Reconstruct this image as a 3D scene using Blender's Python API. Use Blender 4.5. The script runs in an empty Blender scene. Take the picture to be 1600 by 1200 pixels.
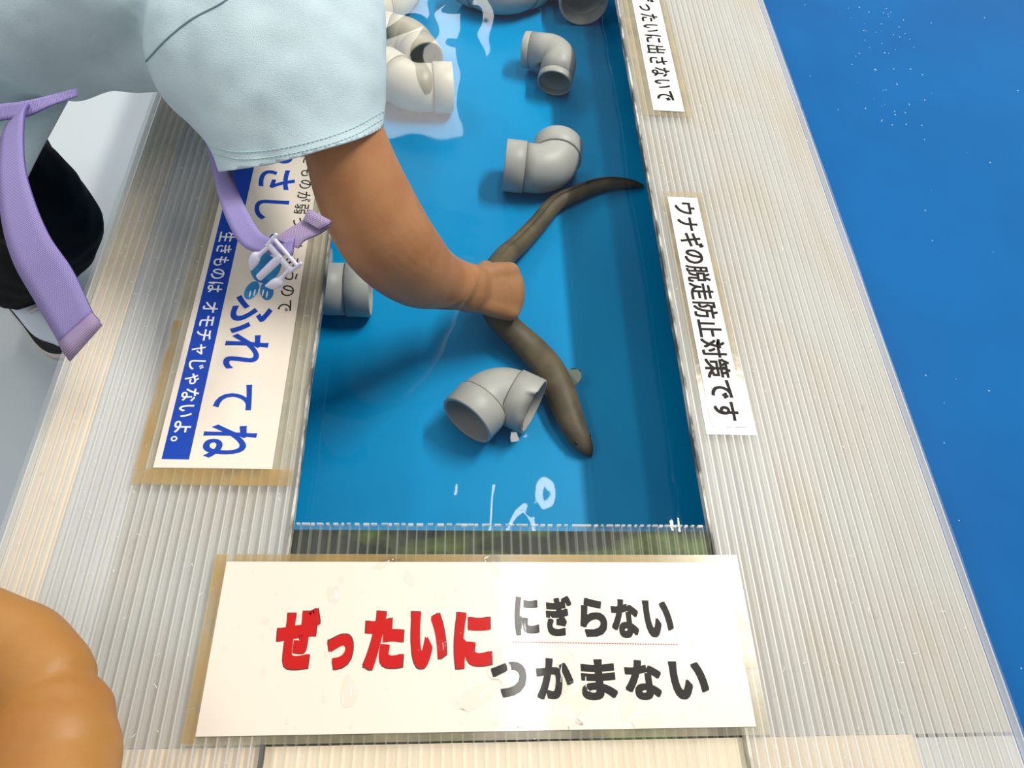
import bpy, bmesh, math, random
from mathutils import Vector, Matrix, noise
V = Vector
random.seed(7)
SC = bpy.context.scene
COL = SC.collection
# ------------------------------------------------------------------ camera
F, CAM_Z = 1170.0, 0.62
RT = V((0.9957908, -0.02750676, 0.08743037)).normalized()
UP = V((-0.02300484, 0.84836005, 0.52891965)).normalized()
FW = V((0.0887213, 0.52870464, -0.84415634)).normalized()
CAM = V((0, 0, CAM_Z))
cd = bpy.data.cameras.new('camera')
cam = bpy.data.objects.new('camera', cd)
COL.objects.link(cam)
cam.matrix_world = Matrix(((RT.x, UP.x, -FW.x, CAM.x), (RT.y, UP.y, -FW.y, CAM.y), (RT.z, UP.z, -FW.z, CAM.z), (0, 0, 0, 1)))
cd.sensor_fit = 'HORIZONTAL'
cd.sensor_width = 36.0
cd.lens = F / 1600 * 36.0
cd.clip_start = 0.01
SC.camera = cam
# ------------------------------------------------------------------ world, ceiling lamps and one added fill light, exposure
w = bpy.data.worlds.new('world')
SC.world = w
w.use_nodes = True
w.node_tree.nodes['Background'].inputs[0].default_value = (0.97, 0.985, 1.0, 1)
w.node_tree.nodes['Background'].inputs[1].default_value = 0.37


def lamp(name, loc, sx, sy, power, color=(1, 0.95, 0.87)):
    l = bpy.data.lights.new(name, 'AREA')
    l.shape = 'RECTANGLE'
    l.size, l.size_y = sx, sy
    l.energy = power
    l.color = color
    o = bpy.data.objects.new(name, l)
    o.location = loc
    COL.objects.link(o)
    return o


lamp('ceiling_lamp_over_tank', (0.28, 0.76, 2.0), 0.09, 1.0, 8)
lamp('ceiling_lamp_right', (1.35, 1.3, 2.45), 0.14, 1.25, 84)
lamp('ceiling_lamp_far', (-0.45, 4.35, 2.3), 0.9, 1.5, 38)
lamp('fill_light_back_left', (-1.7, 2.4, 2.5), 0.30, 1.25, 20)  # added fill light, brightens the left sheet and floor behind the sleeve
lamp('ceiling_lamp_left', (-1.5, -0.1, 2.4), 0.30, 1.25, 15)
SC.view_settings.view_transform = 'Standard'
SC.view_settings.look = 'None'
SC.view_settings.exposure = 0.0
SC.view_settings.gamma = 1.0
SC.view_settings.use_curve_mapping = False
SC.cycles.transparent_max_bounces = 24


def at(px, py, z):
    """point at height z that the photograph shows at pixel px, py"""
    d = RT * ((px - 800) / F) + UP * ((600 - py) / F) + FW
    return CAM + d * ((z - CAM_Z) / d.z)


def atd(px, py, d):
    """point at optical depth d"""
    return CAM + (RT * ((px - 800) / F) + UP * ((600 - py) / F) + FW) * d


# ------------------------------------------------------------------ materials
def lin(c):
    return tuple(((x / 255) / 12.92 if x / 255 <= 0.04045 else ((x / 255 + 0.055) / 1.055) ** 2.4) for x in c) + (1,)


def mat(name, rgb, rough=0.5, coat=0.0, sss=0.0, alpha=1.0, bump=0.0, bscale=200.0, rgb2=None, nscale=8.0, nlo=0.4, nhi=0.65, stretch=(1, 1, 1), spec=0.5, metallic=0.0, detail=4.0):
    m = bpy.data.materials.new(name)
    m.use_nodes = True
    nt = m.node_tree
    b = nt.nodes['Principled BSDF']
    b.inputs['Base Color'].default_value = lin(rgb)
    b.inputs['Roughness'].default_value = rough
    b.inputs['Coat Weight'].default_value = coat
    b.inputs['Coat Roughness'].default_value = 0.08
    b.inputs['Alpha'].default_value = alpha
    b.inputs['Specular IOR Level'].default_value = spec
    b.inputs['Metallic'].default_value = metallic
    if sss:
        b.inputs['Subsurface Weight'].default_value = sss
        b.inputs['Subsurface Radius'].default_value = (1, 0.35, 0.15)
        b.inputs['Subsurface Scale'].default_value = 0.008
    tc = nt.nodes.new('ShaderNodeTexCoord')
    mp = nt.nodes.new('ShaderNodeMapping')
    mp.inputs['Scale'].default_value = stretch
    nt.links.new(tc.outputs['Object'], mp.inputs[0])
    if rgb2:
        n = nt.nodes.new('ShaderNodeTexNoise')
        n.inputs['Scale'].default_value = nscale
        n.inputs['Detail'].default_value = detail
        nt.links.new(mp.outputs[0], n.inputs['Vector'])
        r = nt.nodes.new('ShaderNodeValToRGB')
        r.color_ramp.elements[0].position = nlo
        r.color_ramp.elements[1].position = nhi
        r.color_ramp.elements[0].color = lin(rgb)
        r.color_ramp.elements[1].color = lin(rgb2)
        nt.links.new(n.outputs['Fac'], r.inputs[0])
        nt.links.new(r.outputs[0], b.inputs['Base Color'])
    if bump:
        n2 = nt.nodes.new('ShaderNodeTexNoise')
        n2.inputs['Scale'].default_value = bscale
        n2.inputs['Detail'].default_value = 3
        nt.links.new(mp.outputs[0], n2.inputs['Vector'])
        bp = nt.nodes.new('ShaderNodeBump')
        bp.inputs['Strength'].default_value = bump
        bp.inputs['Distance'].default_value = 0.002
        nt.links.new(n2.outputs['Fac'], bp.inputs['Height'])
        nt.links.new(bp.outputs[0], b.inputs['Normal'])
        if coat:
            nt.links.new(bp.outputs[0], b.inputs['Coat Normal'])
    return m


def webbing(name, rgb, rgb2, scale):
    m = mat(name, rgb, 0.75, spec=0.2)
    nt = m.node_tree
    b = nt.nodes['Principled BSDF']
    uv = nt.nodes.new('ShaderNodeUVMap')
    ck = nt.nodes.new('ShaderNodeTexBrick')
    ck.inputs['Scale'].default_value = scale
    ck.inputs['Color1'].default_value = lin(rgb)
    ck.inputs['Color2'].default_value = lin(rgb)
    ck.inputs['Mortar'].default_value = lin(rgb2)
    ck.inputs['Mortar Size'].default_value = 0.03
    ck.inputs['Mortar Smooth'].default_value = 1.0
    ck.inputs['Brick Width'].default_value = 0.25
    ck.inputs['Row Height'].default_value = 0.16
    nt.links.new(uv.outputs[0], ck.inputs['Vector'])
    nt.links.new(ck.outputs['Color'], b.inputs['Base Color'])
    bp = nt.nodes.new('ShaderNodeBump')
    bp.inputs['Strength'].default_value = 0.5
    bp.inputs['Distance'].default_value = 0.0006
    bp.invert = True
    nt.links.new(ck.outputs['Fac'], bp.inputs['Height'])
    nt.links.new(bp.outputs[0], b.inputs['Normal'])
    return m


def see_through(name, tint, gloss_rough, f_scale=1.0, ior=1.33, veil=0.0, veil_rgb=(255, 255, 255), bump=0.0, bscale=60.0):
    """clear sheet: light passes, the surface reflects by Fresnel; an optional milky veil"""
    m = bpy.data.materials.new(name)
    m.use_nodes = True
    nt = m.node_tree
    for n in list(nt.nodes):
        nt.nodes.remove(n)
    out = nt.nodes.new('ShaderNodeOutputMaterial')
    tr = nt.nodes.new('ShaderNodeBsdfTransparent')
    tr.inputs[0].default_value = tint + (1,)
    gl = nt.nodes.new('ShaderNodeBsdfGlossy')
    gl.inputs['Roughness'].default_value = gloss_rough
    fr = nt.nodes.new('ShaderNodeFresnel')
    mx = nt.nodes.new('ShaderNodeMixShader')
    nt.links.new(fr.outputs[0], mx.inputs[0])
    ge = nt.nodes.new('ShaderNodeNewGeometry')          # the far side of a thin sheet reflects like the near side
    io = nt.nodes.new('ShaderNodeMapRange')
    io.inputs[3].default_value = ior
    io.inputs[4].default_value = 1 / ior
    nt.links.new(ge.outputs['Backfacing'], io.inputs[0])
    nt.links.new(io.outputs[0], fr.inputs['IOR'])
    last = tr.outputs[0]
    if veil:
        df = nt.nodes.new('ShaderNodeBsdfDiffuse')
        df.inputs[0].default_value = lin(veil_rgb)
        mv = nt.nodes.new('ShaderNodeMixShader')
        tc = nt.nodes.new('ShaderNodeTexCoord')
        n = nt.nodes.new('ShaderNodeTexNoise')
        n.inputs['Scale'].default_value = 35
        n.inputs['Detail'].default_value = 5
        nt.links.new(tc.outputs['Object'], n.inputs['Vector'])
        mr = nt.nodes.new('ShaderNodeMapRange')
        mr.inputs[1].default_value = 0.3
        mr.inputs[2].default_value = 0.7
        mr.inputs[3].default_value = veil * 0.4
        mr.inputs[4].default_value = min(1, veil * 1.5)
        nt.links.new(n.outputs['Fac'], mr.inputs[0])
        nt.links.new(mr.outputs[0], mv.inputs[0])
        nt.links.new(tr.outputs[0], mv.inputs[1])
        nt.links.new(df.outputs[0], mv.inputs[2])
        last = mv.outputs[0]
    nt.links.new(last, mx.inputs[1])
    nt.links.new(gl.outputs[0], mx.inputs[2])
    if bump:
        tc = nt.nodes.new('ShaderNodeTexCoord')
        n = nt.nodes.new('ShaderNodeTexNoise')
        n.inputs['Scale'].default_value = bscale
        nt.links.new(tc.outputs['Object'], n.inputs['Vector'])
        bp = nt.nodes.new('ShaderNodeBump')
        bp.inputs['Strength'].default_value = bump
        bp.inputs['Distance'].default_value = 0.002
        nt.links.new(n.outputs['Fac'], bp.inputs['Height'])
        nt.links.new(bp.outputs[0], gl.inputs['Normal'])
        nt.links.new(bp.outputs[0], fr.inputs['Normal'])
    nt.links.new(mx.outputs[0], out.inputs[0])
    return m


def panel_material(name, alpha_lo, alpha_hi, rgb, tan, white):
    """milky twin-wall sheet: tan dirt blotches and white scuffs that run with the flutes"""
    m = mat(name, rgb, 0.32, spec=0.4)
    nt = m.node_tree
    b = nt.nodes['Principled BSDF']
    tc = nt.nodes.new('ShaderNodeTexCoord')

    def nz(scale, st, lo, hi, detail=5):
        mp = nt.nodes.new('ShaderNodeMapping')
        mp.inputs['Scale'].default_value = st
        n = nt.nodes.new('ShaderNodeTexNoise')
        n.inputs['Scale'].default_value = scale
        n.inputs['Detail'].default_value = detail
        mr = nt.nodes.new('ShaderNodeMapRange')
        mr.inputs[1].default_value = lo
        mr.inputs[2].default_value = hi
        nt.links.new(tc.outputs['Object'], mp.inputs[0])
        nt.links.new(mp.outputs[0], n.inputs['Vector'])
        nt.links.new(n.outputs['Fac'], mr.inputs[0])
        return mr.outputs[0]

    def mixc(fac, a, c):
        mx = nt.nodes.new('ShaderNodeMix')
        mx.data_type = 'RGBA'
        nt.links.new(fac, mx.inputs[0])
        if isinstance(a, tuple):
            mx.inputs[6].default_value = a
        else:
            nt.links.new(a, mx.inputs[6])
        mx.inputs[7].default_value = c
        return mx.outputs[2]

    c = mixc(nz(9, (1.4, 0.7, 1), 0.52, 0.74), lin(rgb), lin(tan))
    c = mixc(nz(26, (3.0, 0.25, 1), 0.5, 0.8), c, lin(white))
    c = mixc(nz(120, (1, 0.6, 1), 0.66, 0.78, 3), c, lin((120, 112, 96)))
    nt.links.new(c, b.inputs['Base Color'])
    a = nz(14, (3.0, 0.3, 1), 0.35, 0.65)
    mr = nt.nodes.new('ShaderNodeMapRange')
    mr.inputs[3].default_value = alpha_lo
    mr.inputs[4].default_value = alpha_hi
    nt.links.new(a, mr.inputs[0])
    nt.links.new(mr.outputs[0], b.inputs['Alpha'])
    bp = nt.nodes.new('ShaderNodeBump')
    bp.inputs['Strength'].default_value = 0.25
    bp.inputs['Distance'].default_value = 0.001
    nt.links.new(nz(90, (1, 0.5, 1), 0.2, 0.8), bp.inputs['Height'])
    nt.links.new(bp.outputs[0], b.inputs['Normal'])
    return m


M = {
    'floor': mat('painted floor', (212, 221, 226), 0.6, rgb2=(201, 211, 217), nscale=3, bump=0.1),
    'blue': mat('blue tank gelcoat', (0, 146, 204), 0.4, rgb2=(0, 138, 196), nscale=5, spec=0.12),
    'deep': mat('deep blue gelcoat', (0, 98, 166), 0.45, rgb2=(0, 92, 158), nscale=4, spec=0.1),
    'cream': mat('cream rim', (250, 236, 212), 0.5, rgb2=(244, 226, 198), nscale=12, stretch=(6, 0.4, 1)),
    'panel': panel_material('milky twin-wall sheet', 0.08, 0.2, (216, 217, 214), (214, 196, 168), (232, 232, 228)),
    'fog': mat('condensation', (188, 190, 187), 0.6, alpha=0.96, rgb2=(188, 175, 153), nscale=8, nlo=0.45, nhi=0.75, stretch=(1.3, 0.6, 1)),
    'thin_fog': mat('thin condensation', (236, 240, 242), 0.6, alpha=0.72),
    'clear_panel': panel_material('clear wet twin-wall sheet', 0.02, 0.06, (200, 205, 195), (200, 190, 160), (235, 235, 228)),
    'rib': mat('sheet rib', (246, 246, 242), 0.3, alpha=0.4),
    'clear_rib': mat('clear sheet rib', (196, 200, 184), 0.3, alpha=0.15),
    'grime': mat('grime on the cut edge', (90, 92, 90), 0.7, rgb2=(215, 212, 200), nscale=70, nlo=0.42, nhi=0.6, stretch=(1, 0.35, 1)),
    'algae': mat('algae film', (22, 30, 27), 0.6, spec=0.15, rgb2=(108, 132, 62), nscale=13, nlo=0.47, nhi=0.72, stretch=(1, 1.6, 1)),
    'paper': mat('laminated paper', (240, 229, 214), 0.35, coat=0.8, bump=0.10, bscale=22),
    'strip_paper': mat('matt strip paper', (250, 248, 244), 0.5, spec=0.3),
    'strip_ink': mat('matt black ink', (24, 22, 22), 0.6, spec=0.2),
    'film': see_through('clear laminate margin', (0.99, 0.985, 0.97), 0.2, ior=1.45, veil=0.12, veil_rgb=(234, 222, 182), bump=0.06),
    'glue': see_through('brown glue residue', (0.99, 0.98, 0.95), 0.25, ior=1.4, veil=0.24, veil_rgb=(212, 174, 100)),
    'film_clear': see_through('clear tape', (0.97, 0.96, 0.92), 0.12, ior=1.45, veil=0.14, veil_rgb=(222, 208, 176), bump=0.08),
    'red': mat('red ink', (196, 10, 7), 0.5, spec=0.2, coat=0.3, bump=0.10, bscale=22),
    'dark': mat('black ink', (30, 27, 25), 0.5, spec=0.2, coat=0.3, bump=0.10, bscale=22),
    'outline': mat('dark outline ink', (70, 40, 40), 0.4),
    'blueink': mat('blue ink', (16, 66, 176), 0.5, spec=0.2, coat=0.2),
    'lightblue': mat('light blue ink', (44, 150, 210), 0.35, coat=0.6, rgb2=(24, 104, 180), nscale=40),
    'white_ink': mat('white ink', (246, 246, 248), 0.4),
    'pvc': mat('grey pipe plastic', (182, 178, 172), 0.45, rgb2=(170, 166, 160), nscale=20),
    'pvc_glare': mat('glare-tinted pipe plastic', (204, 194, 174), 0.4, rgb2=(192, 182, 164), nscale=18),  # glare off the water surface is put into this paler pipe colour
    'seam_line': mat('dark pipe seam', (104, 98, 92), 0.6),
    'eel': mat('eel skin', (84, 74, 58), 0.5, rgb2=(106, 92, 68), nscale=30, spec=0.3, bump=0.12, bscale=300),
    'fin': mat('eel fin', (96, 104, 84), 0.5, alpha=0.75),
    'eye': mat('dark eye', (12, 12, 12), 0.2),
    'skin': mat('tanned skin', (182, 130, 88), 0.45, sss=0.1, rgb2=(172, 118, 76), nscale=30, bump=0.1, bscale=320),
    'skin_near': mat('warm skin', (176, 124, 60), 0.5, sss=0.12, rgb2=(166, 110, 48), nscale=14, bump=0.12, bscale=160),
    'shirt': mat('pale mint towelling', (202, 224, 232), 0.9, bump=0.5, bscale=1300, spec=0.1, rgb2=(196, 219, 228), nscale=30),
    'thread': mat('shirt thread', (176, 208, 206), 0.9, spec=0.1),
    'seam': mat('shirt seam', (120, 150, 160), 0.9, spec=0.1),
    'black': mat('black cloth', (16, 16, 18), 0.85, bump=0.3, bscale=200, spec=0.2),
    'shoe': mat('white shoe', (226, 234, 246), 0.5),
    'sole': mat('pale sole', (226, 214, 206), 0.6),
    'rubber': mat('black rubber', (28, 28, 30), 0.6),
    'hair': mat('black hair', (18, 15, 14), 0.5, bump=0.6, bscale=120, stretch=(1, 6, 1)),
    'web': webbing('lilac webbing', (166, 156, 212), (112, 98, 166), 6),
    'web_grey': webbing('greyish lilac webbing', (178, 160, 196), (104, 84, 132), 6),
    'plastic': mat('pale lilac plastic', (214, 214, 236), 0.35),
    'water': see_through('pool water', (0.95, 0.985, 0.985), 0.03, ior=1.33),
    'drop': see_through('water drop', (0.99, 0.99, 0.985), 0.02, ior=1.5),
    'speck': mat('white speck', (170, 205, 232), 0.5),
    'scratch': mat('scratch', (244, 246, 244), 0.4),
}


# ------------------------------------------------------------------ object helpers
def tag(o, label=None, cat=None, group=None, kind=None):
    for k, v in (('label', label), ('category', cat), ('group', group), ('kind', kind)):
        if v:
            o[k] = v
    return o


def empty(name, loc, label, cat, group=None):
    o = bpy.data.objects.new(name, None)
    o.empty_display_size = 0.05
    o.location = loc
    COL.objects.link(o)
    return tag(o, label, cat, group)


def root_offset(o):
    loc = V((0, 0, 0))
    while o:
        loc += o.location
        o = o.parent
    return loc


def obj(name, data, mats, parent=None, smooth=True, recalc=True):
    """links one mesh object built in world coordinates"""
    if isinstance(data, bmesh.types.BMesh):
        me = bpy.data.meshes.new(name)
        if recalc:
            bmesh.ops.recalc_face_normals(data, faces=data.faces)
        data.to_mesh(me)
        data.free()
    else:
        me = data
    if not isinstance(mats, (list, tuple)):
        mats = [mats]
    if not me.materials:
        for m in mats:
            me.materials.append(m)
    me.polygons.foreach_set('use_smooth', [smooth] * len(me.polygons))
    o = bpy.data.objects.new(name, me)
    COL.objects.link(o)
    if parent is not None:
        off = root_offset(parent)
        if off.length > 0:
            me.transform(Matrix.Translation(-off))
        o.parent = parent
    return o


def box(bm, lo, hi, mi=0):
    vs = [bm.verts.new((x, y, z)) for z in (lo[2], hi[2]) for y in (lo[1], hi[1]) for x in (lo[0], hi[0])]
    for f in ((0, 2, 3, 1), (4, 5, 7, 6), (0, 1, 5, 4), (2, 6, 7, 3), (0, 4, 6, 2), (1, 3, 7, 5)):
        bm.faces.new([vs[i] for i in f]).material_index = mi


def bx(lo, hi):
    bm = bmesh.new()
    box(bm, lo, hi)
    return bm


def cr(pts, n):
    """Catmull-Rom resampling of a list of equal-length tuples"""
    pts = [tuple(p) for p in pts]
    P = [tuple(2 * a - b for a, b in zip(pts[0], pts[1]))] + pts + [tuple(2 * a - b for a, b in zip(pts[-1], pts[-2]))]
    out = []
    for i in range(1, len(P) - 2):
        for k in range(n):
            t = k / n
            out.append(tuple(0.5 * (2 * b + (c - a) * t + (2 * a - 5 * b + 4 * c - d) * t * t + (3 * b - a - 3 * c + d) * t ** 3) for a, b, c, d in zip(P[i - 1], P[i], P[i + 1], P[i + 2])))
    out.append(pts[-1])
    return out


def tube(bm, pts, rad, ref=None, segs=24, n=6, cap=True, mi=0, round_ends=True):
    """loft: pts are vectors, rad numbers or (across, along ref) pairs"""
    rad = [(r, r) if not isinstance(r, tuple) else r for r in rad]
    q = cr([tuple(p) + r for p, r in zip(pts, rad)], n) if n > 1 else [tuple(p) + r for p, r in zip(pts, rad)]
    C = [V(a[:3]) for a in q]
    R = [(max(a[3], 1e-4), max(a[4], 1e-4)) for a in q]
    if round_ends and cap:
        for end in (0, -1):
            t = (C[0] - C[1]).normalized() if end == 0 else (C[-1] - C[-2]).normalized()
            c0, r0 = C[end], R[end]
            m = min(r0)
            ex = [(c0 + t * m * math.sin(a), (r0[0] * math.cos(a), r0[1] * math.cos(a))) for a in (0.4, 0.8, 1.15, 1.4)]
            if end == 0:
                C = [e[0] for e in reversed(ex)] + C
                R = [e[1] for e in reversed(ex)] + R
            else:
                C += [e[0] for e in ex]
                R += [e[1] for e in ex]
    rings = []
    side = None
    for i, c in enumerate(C):
        t = (C[min(i + 1, len(C) - 1)] - C[max(i - 1, 0)]).normalized()
        if ref is not None:
            s = t.cross(ref)
        else:
            s = side - t * side.dot(t) if side is not None else t.orthogonal()
        if s.length < 1e-5:
            s = side if side is not None else t.orthogonal()
        s.normalize()
        side = s
        u = s.cross(t)
        rings.append([bm.verts.new(c + s * (R[i][0] * math.cos(a)) + u * (R[i][1] * math.sin(a))) for a in (2 * math.pi * k / segs for k in range(segs))])
    for a, b in zip(rings, rings[1:]):
        for k in range(segs):
            bm.faces.new((a[k], a[(k + 1) % segs], b[(k + 1) % segs], b[k])).material_index = mi
    if cap:
        bm.faces.new(rings[0]).material_index = mi
        bm.faces.new(list(reversed(rings[-1]))).material_index = mi
    return rings


def ball(bm, c, r, scale=(1, 1, 1), seg=16):
    m = Matrix.Translation(c) @ Matrix.Diagonal((scale[0] * r, scale[1] * r, scale[2] * r, 1))
    bmesh.ops.create_uvsphere(bm, u_segments=seg, v_segments=seg // 2 + 2, radius=1, matrix=m)


def fuse(bm, voxel, smooth=4):
    """one continuous surface out of the overlapping closed shapes in bm"""
    me = bpy.data.meshes.new('fuse')
    bmesh.ops.recalc_face_normals(bm, faces=bm.faces)
    bm.to_mesh(me)
    bm.free()
    o = bpy.data.objects.new('fuse', me)
    COL.objects.link(o)
    r = o.modifiers.new('r', 'REMESH')
    r.mode = 'VOXEL'
    r.voxel_size = voxel
    s = o.modifiers.new('s', 'SMOOTH')
    s.factor = 0.5
    s.iterations = smooth
    dg = bpy.context.evaluated_depsgraph_get()
    out = bpy.data.meshes.new_from_object(o.evaluated_get(dg))
    bpy.data.objects.remove(o)
    bpy.data.meshes.remove(me)
    out.materials.clear()
    return out


def ribbon(edges, thick, n=8, uvw=1.0):
    """strap through pairs of edge points, with thickness and UVs"""
    q = cr([tuple(a) + tuple(b) for a, b in edges], n)
    bm = bmesh.new()
    uvl = bm.loops.layers.uv.new('UVMap')
    rows = []
    L = 0
    prev = None
    for i, r in enumerate(q):
        a, b = V(r[:3]), V(r[3:])
        mid = (a + b) / 2
        if prev is not None:
            L += (mid - prev).length
        prev = mid
        j0, j1 = q[max(i - 1, 0)], q[min(i + 1, len(q) - 1)]
        t = (V(j1[:3]) + V(j1[3:]) - V(j0[:3]) - V(j0[3:])).normalized()
        nrm = t.cross(b - a).normalized() * thick / 2
        W = (b - a).length
        rows.append(([bm.verts.new(a + (b - a) * u + nrm * sg) for sg in (1, -1) for u in (0, 0.25, 0.5, 0.75, 1)], L, W))
    for (a, la, wa), (b, lb, wb) in zip(rows, rows[1:]):
        for k in list(range(4)) + list(range(5, 9)):
            f = bm.faces.new((a[k], a[k + 1], b[k + 1], b[k]))
            u0, u1 = (k % 5) / 4, (k % 5 + 1) / 4
            for lp, uv in zip(f.loops, ((u0 * wa, la), (u1 * wa, la), (u1 * wb, lb), (u0 * wb, lb))):
                lp[uvl].uv = (uv[0] * uvw * 20, uv[1] * uvw * 20)
        bm.faces.new((a[0], b[0], b[5], a[5]))
        bm.faces.new((a[4], a[9], b[9], b[4]))
    for r in (rows[0][0], rows[-1][0]):
        for k in range(4):
            bm.faces.new((r[k], r[k + 1], r[k + 6], r[k + 5]))
    return bm


# ------------------------------------------------------------------ the setting
FLOOR_Z, TANK_Z, WATER_Z, DEEP_Z = -0.50, -0.17, -0.042, -0.24
tag(obj('floor', bx((-3, -2, FLOOR_Z - 0.05), (3.2, 4.5, FLOOR_Z)), M['floor'], smooth=False), kind='structure')

# touch tank: blue basin with a cream rim that carries the sheets
RIM = -0.008
t = empty('touch_tank', (0.05, 1.2, FLOOR_Z), 'blue fibreglass touch tank with cream rim, under the milky sheets', 'tank')
obj('basin_floor', bx((-0.255, 0.10, TANK_Z - 0.02), (0.45, 2.6, TANK_Z)), M['blue'], t, False)
bm = bmesh.new()
box(bm, (-0.250, 0.10, TANK_Z), (-0.235, 2.6, RIM - 0.004))
box(bm, (0.43, 0.10, TANK_Z), (0.445, 2.6, RIM - 0.004))
box(bm, (-0.235, 0.10, TANK_Z), (0.43, 0.115, RIM - 0.004))
box(bm, (-0.235, 2.585, TANK_Z), (0.43, 2.6, RIM - 0.004))
box(bm, (-0.319, 0.10, RIM - 0.014), (-0.250, 2.6, RIM - 0.004))
obj('basin_wall', bm, M['blue'], t, False)
bm = bmesh.new()
box(bm, (-0.356, -0.20, RIM - 0.03), (-0.3195, 2.6, RIM - 0.0003))
box(bm, (-0.3195, -0.20, RIM - 0.03), (0.38, 0.0705, RIM - 0.0003))
obj('rim', bm, M['cream'], t, False)
bm = bmesh.new()
box(bm, (-0.350, -0.16, FLOOR_Z), (-0.328, 2.6, RIM - 0.03))
box(bm, (-0.328, -0.16, FLOOR_Z), (0.45, -0.14, RIM - 0.03))
box(bm, (-0.328, 2.60, FLOOR_Z), (0.45, 2.62, RIM - 0.03))
obj('outer_wall', bm, M['blue'], t, False)

# the neighbouring tank on the right
t2 = empty('deep_blue_tank', (1.4, 1.2, FLOOR_Z), 'deep blue tank bottom right of the wide milky sheet', 'tank')
obj('basin_floor', bx((0.45, -0.5, DEEP_Z - 0.02), (2.8, 4.0, DEEP_Z)), M['deep'], t2, False)
bm = bmesh.new()
box(bm, (0.446, -0.5, FLOOR_Z), (0.46, 4.0, RIM - 0.004))
box(bm, (2.8, -0.5, FLOOR_Z), (2.82, 4.0, RIM))
box(bm, (0.46, -0.52, FLOOR_Z), (2.8, -0.5, RIM))
box(bm, (0.46, 4.0, FLOOR_Z), (2.8, 4.02, RIM))
obj('basin_wall', bm, M['deep'], t2, False)


def water_mesh(x0, x1, y0, y1, z, step, amp, fn):
    bm = bmesh.new()
    nx, ny = int((x1 - x0) / step), int((y1 - y0) / step)
    g = [[bm.verts.new((x0 + (x1 - x0) * i / nx, y0 + (y1 - y0) * j / ny, 0)) for i in range(nx + 1)] for j in range(ny + 1)]
    for row in g:
        for v in row:
            v.co.z = z + amp * fn(v.co.x, v.co.y)
    for j in range(ny):
        for i in range(nx):
            bm.faces.new((g[j][i], g[j][i + 1], g[j + 1][i + 1], g[j + 1][i]))
    return bm


def ripple(x, y):
    a = noise.noise(V((x * 5, y * 4, 0))) * 1.0
    a += 0.35 * noise.noise(V((x * 14 + 3, y * 11, 2)))
    d = math.hypot(x - 0.06, y - 0.27)
    a += 1.25 * math.exp(-(d / 0.13) ** 2) * noise.noise(V((x * 34 + 9, y * 22, 5)))
    d = math.hypot(x - 0.20, y - 0.265)
    a += 0.5 * math.exp(-(d / 0.05) ** 2) * noise.noise(V((x * 90 + 9, y * 60, 5)))
    a += min(1.6, max(0, (y - 0.72) * 5)) * noise.noise(V((x * 22, y * 13, 4)))
    d = math.hypot(x - 0.01, y - 0.55)
    a += 0.25 * math.exp(-(d / 0.09) ** 2) * math.sin(d * 190)
    return a


tag(obj('pool_water', water_mesh(-0.234, 0.429, 0.116, 2.58, WATER_Z, 0.007, 0.0016, ripple), M['water'], recalc=False), 'clear rippled water filling the narrow opening over the light blue bottom', 'water', kind='stuff')
tag(obj('deep_water', water_mesh(0.461, 2.79, -0.49, 3.99, -0.06, 0.03, 0.0015, lambda x, y: noise.noise(V((x * 4, y * 3, 8)))), M['water'], recalc=False), 'still water over the deep blue tank bottom on the right', 'water', kind='stuff')
bm = bmesh.new()
for i in range(150):
    if i < 60:
        p = at(1360 + random.gauss(0, 28) + random.random() * 60, random.random() * 190, -0.05)
    else:
        p = V((random.uniform(0.5, 1.3), random.uniform(0.1, 1.4), -0.05))
    p.z = -0.0588 + 0.0015 * noise.noise(V((p.x * 4, p.y * 3, 8)))
    ball(bm, p, random.uniform(0.0005, 0.0013), (1, 1, 0.4), 6)
tag(obj('surface_specks', bm, M['speck']), 'tiny pale bubbles floating on the deep blue water', 'bubbles', kind='stuff')


# ------------------------------------------------------------------ twin-wall polycarbonate sheets
def wavy(x, y):
    return 0.0014 * noise.noise(V((x * 20, y * 9, 1))) + 0.0007 * noise.noise(V((x * 60, y * 45, 4)))


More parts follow.
